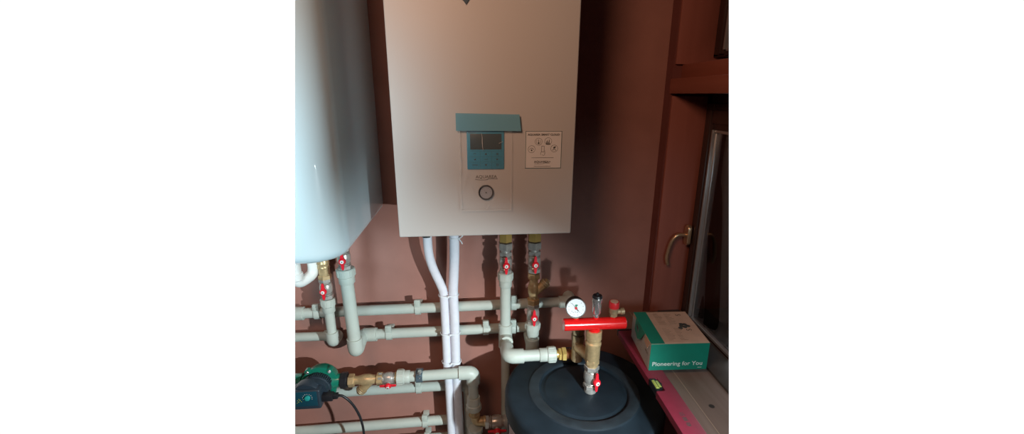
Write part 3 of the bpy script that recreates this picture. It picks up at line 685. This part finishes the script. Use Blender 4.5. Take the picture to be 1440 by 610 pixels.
# pressure gauge
px, pz = .3025, .8965; n_ = V((-.10, -1, .16)).normalized()
t = thing('pressure_gauge', 'round white-faced pressure gauge with a black case on the left of the manifold', 'gauge', (px, MY, .86))
m = MB(); c0 = V((px, MY+.018, pz-.002)); m.lathe(c0, n_, [(0, .022), (.003, .0285), (.026, .0300), (.030, .0300), (.030, .0275), (.0285, .027), (.0285, .001)], 40); m.build('case', 'black', t)
MB().torus(c0+n_*.0305, n_, .0288, .0012, 40, 8).build('bezel', 'chrome', t)
fx, fy, fz = frame(n_, (0, 0, 1))      # fx = up, fy = sideways
up = fx; rt = up.cross(n_)*1.; 
if rt.x < 0: rt = -rt
fc = c0 + n_*.0288
dl = MB().cyl(fc, fc+n_*.0006, .0272, seg=40).build('dial', 'dial', t)
def fl(mb, poly, z=.0007, th=.0005):
    mb.prism(poly, fc + n_*z, rt, up, th if rt.cross(up).dot(n_) > 0 else -th); return mb
m = MB()
def rot(poly, a): return [(p[0]*cos(a)-p[1]*sin(a), p[0]*sin(a)+p[1]*cos(a)) for p in poly]
for k in range(10):
    a = radians(-225 + k*30); c = (cos(a)*.0215, sin(a)*.0215); fl(m, [(c[0]+q[0], c[1]+q[1]) for q in rot([(-.0016, -.0004), (.0016, -.0004), (.0016, .0004), (-.0016, .0004)], a)])
for c in ((-.008, -.013), (-.002, -.012), (.004, -.013), (-.012, -.009), (.010, -.012)): fl(m, [(c[0]-.0015, c[1]-.0007), (c[0]+.0015, c[1]-.0007), (c[0]+.0015, c[1]+.0007), (c[0]-.0015, c[1]+.0007)])
m.build('dial_marks', 'ink', t)
fl(MB(), [(-.004, .009), (0, .0015), (.006, .0095), (.001, .0115)]).build('green_sector', 'green', t)
a = radians(40); m = MB(); fl(m, rot([(-.0006, 0), (.0006, 0), (.0004, .020), (-.0004, .020)], a), .0016); fl(m, rot([(-.0014, 0), (-.0014, -.012), (.0014, -.012), (.0014, 0)], a), .0016); m.build('needle', 'ink', t)
m = MB(); m.cyl(fc+n_*.0014, fc+n_*.0026, .0042, seg=16); m.build('needle_hub', 'redcap', t)
m = MB(); m.hexn((px, MY, .862), (px, MY, .872), .010); m.build('gauge_nut', 'brass', t)
# air vent
vx = .3655
t = thing('air_vent', 'slim chrome automatic air vent standing at the middle of the manifold', 'air vent', (vx, MY, .862))
m = MB(); m.lathe((vx, MY, .862), (0, 0, 1), [(0, .0085), (.006, .0085), (.006, .006), (.012, .006), (.012, .0115), (.017, .0135), (.050, .0135), (.050, .0150), (.060, .0150), (.064, .0135)], 32); m.build('vent_body', 'chrome', t)
m = MB(); m.lathe((vx, MY, .925), (0, 0, 1), [(0, .0150), (.004, .0152), (.008, .013), (.009, .004), (.015, .0038), (.016, .002)], 24); m.build('vent_cap', 'black', t)
# safety valve
sx = .4185
t = thing('safety_valve', 'small brass safety valve with a red cap at the right of the manifold', 'valve', (sx, MY, .862))
m = MB(); m.hexn((sx, MY, .861), (sx, MY, .872), .0115); m.lathe((sx, MY, .870), (0, 0, 1), [(0, .010), (.004, .0135), (.016, .0135), (.018, .0145), (.021, .0145)], 24); m.cyl((sx, MY, .877), (sx+.022, MY, .877), .0085); m.cyl((sx+.020, MY, .877), (sx+.032, MY, .878), .0105, bev=.001); m.build('valve_body', 'oldbrass', t)
m = MB(); m.lathe((sx, MY, .890), (0, 0, 1), [(0, .0150), (.002, .0158), (.016, .0158), (.020, .0145)], 18); m = m.build('cap', 'redcap', t)
MB().lathe((sx, MY, .9098), (0, 0, 1), [(0, .0120), (.0008, .0115)], 20).build('cap_disc', 'boxcard', m)

# ------------------------------------------------------------------ spirit level on the sill
SZ = .6805
t = thing('spirit_level', 'red spirit level lying along the window sill edge, under the box', 'spirit level', (.54, -.5, SZ))
m = MB()
prof = [(.507, .0), (.566, .0), (.566, .020), (.562, .0215), (.511, .0215), (.507, .020)]
def seg(y0, y1, cut=0.):
    P = [(max(p[0], .507+cut), p[1]) for p in prof]
    m.prism([(a, SZ+b_) for a, b_ in P], (0, y0, 0), (1, 0, 0), (0, 0, 1), y0-y1)
seg(-.225, -.490); seg(-.490, -.545, .026); seg(-.545, -.99)
m.build('body', 'levelred', t)
MB().box((.5065, -.225, SZ), (.5665, -.213, SZ+.022), .002).build('end_cap', 'black', t)
m = MB(); m.prism([(.508, -.545), (.528, -.538), (.536, -.514), (.526, -.492), (.508, -.490)], (0, 0, SZ+.003), (1, 0, 0), (0, 1, 0), .0195); fr = m.build('vial_frame', 'black', t)
m = MB(); m.cyl((.516, -.535, SZ+.019), (.516, -.499, SZ+.019), .0062, seg=16, bev=.001); m.box((.522, -.530, SZ+.0205), (.529, -.502, SZ+.0232), .0005); m.build('vial', 'vial', fr)
text('number_print', '400  800  571', .0165, (.5365, -.655, SZ+.0215), (0, 1, 0), (-1, 0, 0), 'ink', t, .0004, sx=.55)

# ------------------------------------------------------------------ cardboard box
B0 = V((.527, -.445, SZ+.0215))
t = thing('cardboard_box', 'green and brown cardboard box resting on the level and sill', 'box', (.61, -.36, SZ))
# slight turn about Z
zb = SZ+.0225; A = V((.522, -.452, 0)); W = V((.1785, -.008, 0)); D = V((.018, .190, 0)); Hh = .090
def P3(u, v, z): return A + W*u + D*v + V((0, 0, zb + z))
ux, uy = W.normalized(), D.normalized()
m = MB(); c = [P3(0, 0, 0), P3(1, 0, 0), P3(1, 1, 0), P3(0, 1, 0)]; d = [p+V((0, 0, Hh)) for p in c]
m.rings([c, d]); m.build('carton', 'boxcard', t, flat=True)
def quad(name, pts, mt, par, out, th=.0008):
    o = V(out).normalized()*th; m = MB(); a = [m.bm.verts.new(p) for p in pts]; b2 = [m.bm.verts.new(V(p)+o) for p in pts]
    m._f(list(reversed(a))); m._f(b2)
    for i in range(len(pts)): m._f((a[i], a[(i+1) % len(pts)], b2[(i+1) % len(pts)], b2[i]))
    return m.build(name, mt, par, flat=True)
nf = V((ux.y, -ux.x, 0)); nl = V((-uy.y, uy.x, 0))
fp = quad('front_panel', [P3(.0, 0, 0), P3(1., 0, 0), P3(1., 0, Hh-.001), P3(.0, 0, Hh-.001)], 'boxgreen', t, nf); fp['label'] = 'green printed front of the box'
sp = quad('side_panel', [P3(0, .02, 0), P3(0, 1, 0), P3(0, 1, Hh-.012), P3(0, .66, Hh-.004), P3(0, .02, Hh-.002)], 'boxwhite', t, nl)
up_ = V((0, 0, 1))
gb = quad('green_band', [P3(-.0, 0, Hh), P3(.235, 0, Hh), P3(.235, 1, Hh), P3(.0, 1, Hh)], 'boxgreen', t, up_)
tb = quad('side_tab', [P3(-.005, .30, Hh+.001), P3(-.005, .80, Hh+.001), P3(-.045, .72, Hh-.030), P3(-.060, .50, Hh-.040), P3(-.045, .40, Hh-.032)], 'boxgreen', t, nl)
qd = quad('torn_corner', [P3(-.004, .02, Hh+.001), P3(-.004, .26, Hh+.001), P3(-.030, .24, Hh-.016), P3(-.03, .06, Hh-.022)], 'boxcard', t, nl)
quad('tear_mark', [P3(-.052, .52, Hh-.006), P3(-.052, .62, Hh-.001), P3(-.056, .60, Hh-.009), P3(-.058, .50, Hh-.018)], 'black', tb, nl)
quad('top_flap', [P3(.235, .015, Hh), P3(.985, .015, Hh), P3(.985, .505, Hh), P3(.235, .505, Hh)], 'boxcard', t, up_, .0012)
quad('top_flap', [P3(.235, .515, Hh), P3(.985, .515, Hh), P3(.985, .985, Hh), P3(.235, .985, Hh)], 'boxcard', t, up_, .0009)
q = P3(.485, 0, .021) + nf*.0008
text('slogan_print', 'Pioneering for You', .0193, q, ux, (0, 0, 1), 'boxtext', fp, .0003, sx=1.05, bold=.012)
quad('small_print', [P3(.84, 0, .0062)+nf*.0008, P3(.91, 0, .0062)+nf*.0008, P3(.91, 0, .0076)+nf*.0008, P3(.84, 0, .0076)+nf*.0008], 'boxtext', fp, nf, .0003)
q = P3(0, .19, .072) + nl*.0008; text('side_print', 'WILO', .018, q, -uy, (0, 0, 1), 'green', sp, .0003)
q = P3(0, .16, .045) + nl*.0008; text('side_print', 'WILO', .011, q, -uy, (0, 0, 1), 'cardink', sp, .0003)
m = MB()
for k in range(6):
    a_, b_ = P3(0, .45+.02*k % .1, .018+k*.009) + nl*.0008, P3(0, .75, .018+k*.009+.0014) + nl*.0008
    q0, q1 = P3(0, .40, .018+k*.009)+nl*.0006, P3(0, .40+.30*random.uniform(.5, 1), .018+k*.009)+nl*.0006
    m.tube([q0, q1], .0006, 4)
m.build('small_print', 'cardink', sp)
for v0, f0 in ((.06, 0), (.55, 1)):
    z = Hh+.0012
    m = MB()
    for r_ in range(9):
        for c_ in range(2):
            a0 = .34 + c_*.20; L_ = random.uniform(.07, .15)
            m.tube([P3(a0, v0+.03+r_*.042, z), P3(a0+L_, v0+.03+r_*.042, z)], .00045, 4)
    m.build('line_print', 'cardink', t)
    text('letter_print', 'S', .024, P3(.80, v0+.32, z), -uy, ux, 'ink', t, .0003)
m = MB()
for (u, v) in ((.68, .44), (.72, .50), (.77, .47), (.80, .55), (.84, .50), (.74, .56)): m.lathe(P3(u, v, Hh+.0009), (0, 0, 1), [(0, .0075), (.0006, .0072)], 12)
m.build('picture_print', 'ink', t)

# ------------------------------------------------------------------ keep only what the photograph shows of things that run out of it
bpy.context.view_layer.update()
nL = (RX*600 + RF*305).normalized(); nR = (-RX*600 + RF*305).normalized()
for o in [o for o in COL.objects if o.type == 'MESH']:
    mw = o.matrix_world; ws = [mw @ v.co for v in o.data.vertices]
    if not ws: continue
    for n in (nL, nR):
        d = [(w_-CAM).dot(n) for w_ in ws]
        if min(d) < -1e-5:
            if o.data.users > 1: o.data = o.data.copy()
            inv = mw.inverted(); bm = bmesh.new(); bm.from_mesh(o.data)
            pc = inv @ CAM; pn = (mw.to_3x3().transposed() @ n).normalized()
            g = bmesh.ops.bisect_plane(bm, geom=list(bm.verts)+list(bm.edges)+list(bm.faces), plane_co=pc, plane_no=pn, clear_inner=True, dist=1e-6)
            ce = [e_ for e_ in g['geom_cut'] if isinstance(e_, bmesh.types.BMEdge) and e_.is_valid and e_.is_boundary]
            if ce:
                try: bmesh.ops.holes_fill(bm, edges=ce, sides=0)
                except Exception: pass
            bm.to_mesh(o.data); bm.free()
            o.data.set_sharp_from_angle(angle=radians(38))
            ws = [mw @ v.co for v in o.data.vertices]
            if not ws: break
    if not o.data.vertices:
        bpy.data.objects.remove(o)
for o in COL.objects:
    if '_o' in o: del o['_o']

# ------------------------------------------------------------------ light
def lamp(kind, name, loc, target, energy, color, **k):
    l = bpy.data.lights.new(name, kind); l.energy = energy; l.color = color
    for a, v in k.items(): setattr(l, a, v)
    o = bpy.data.objects.new(name, l); COL.objects.link(o); o.location = loc
    o.rotation_euler = (V(target)-V(loc)).to_track_quat('-Z', 'Y').to_euler(); return o
lamp('SPOT', 'work_lamp', (.55, -1.30, 1.04), (-.52, -.25, .10), 112, (.84, .97, 1.0), spot_size=radians(95), spot_blend=1., shadow_soft_size=.014)
lamp('AREA', 'ceiling_lamp', (-.52, -1.50, 2.15), (.05, -.2, 1.5), 10.5, (1., .58, .38), shape='DISK', size=.5)
lamp('AREA', 'box_fill', (.60, -1.75, 1.35), (.62, -.40, .62), .6, (.66, .90, 1.), shape='RECTANGLE', size=.4, size_y=.2, spread=radians(60))  # added cool fill for box, sill and lid, no real window behind it
lamp('SPOT', 'heater_fill', (-.80, -1.38, 1.36), (-.74, -.50, 1.38), 92, (.58, .88, 1.), spot_size=radians(66), spot_blend=1., shadow_soft_size=.22)  # added cool spot that brightens the heater, stands for no real doorway

w = bpy.data.worlds.new('world'); bpy.context.scene.world = w; w.use_nodes = True
nt = w.node_tree; bg = nt.nodes['Background']
tc = nt.nodes.new('ShaderNodeTexCoord'); sp_ = nt.nodes.new('ShaderNodeSeparateXYZ'); nt.links.new(tc.outputs['Generated'], sp_.inputs['Vector'])
rp = nt.nodes.new('ShaderNodeValToRGB'); rp.color_ramp.elements[0].position = .28; rp.color_ramp.elements[0].color = (.016, .009, .008, 1)
rp.color_ramp.elements[1].position = .38; rp.color_ramp.elements[1].color = (1.05, 1.05, 1.05, 1)
nt.links.new(sp_.outputs['Y'], rp.inputs['Fac']); nt.links.new(rp.outputs['Color'], bg.inputs['Color']); bg.inputs['Strength'].default_value = 1

sc = bpy.context.scene; vs = sc.view_settings
vs.view_transform = 'Standard'; vs.look = 'None'; vs.exposure = 0; vs.gamma = 1; vs.use_curve_mapping = False
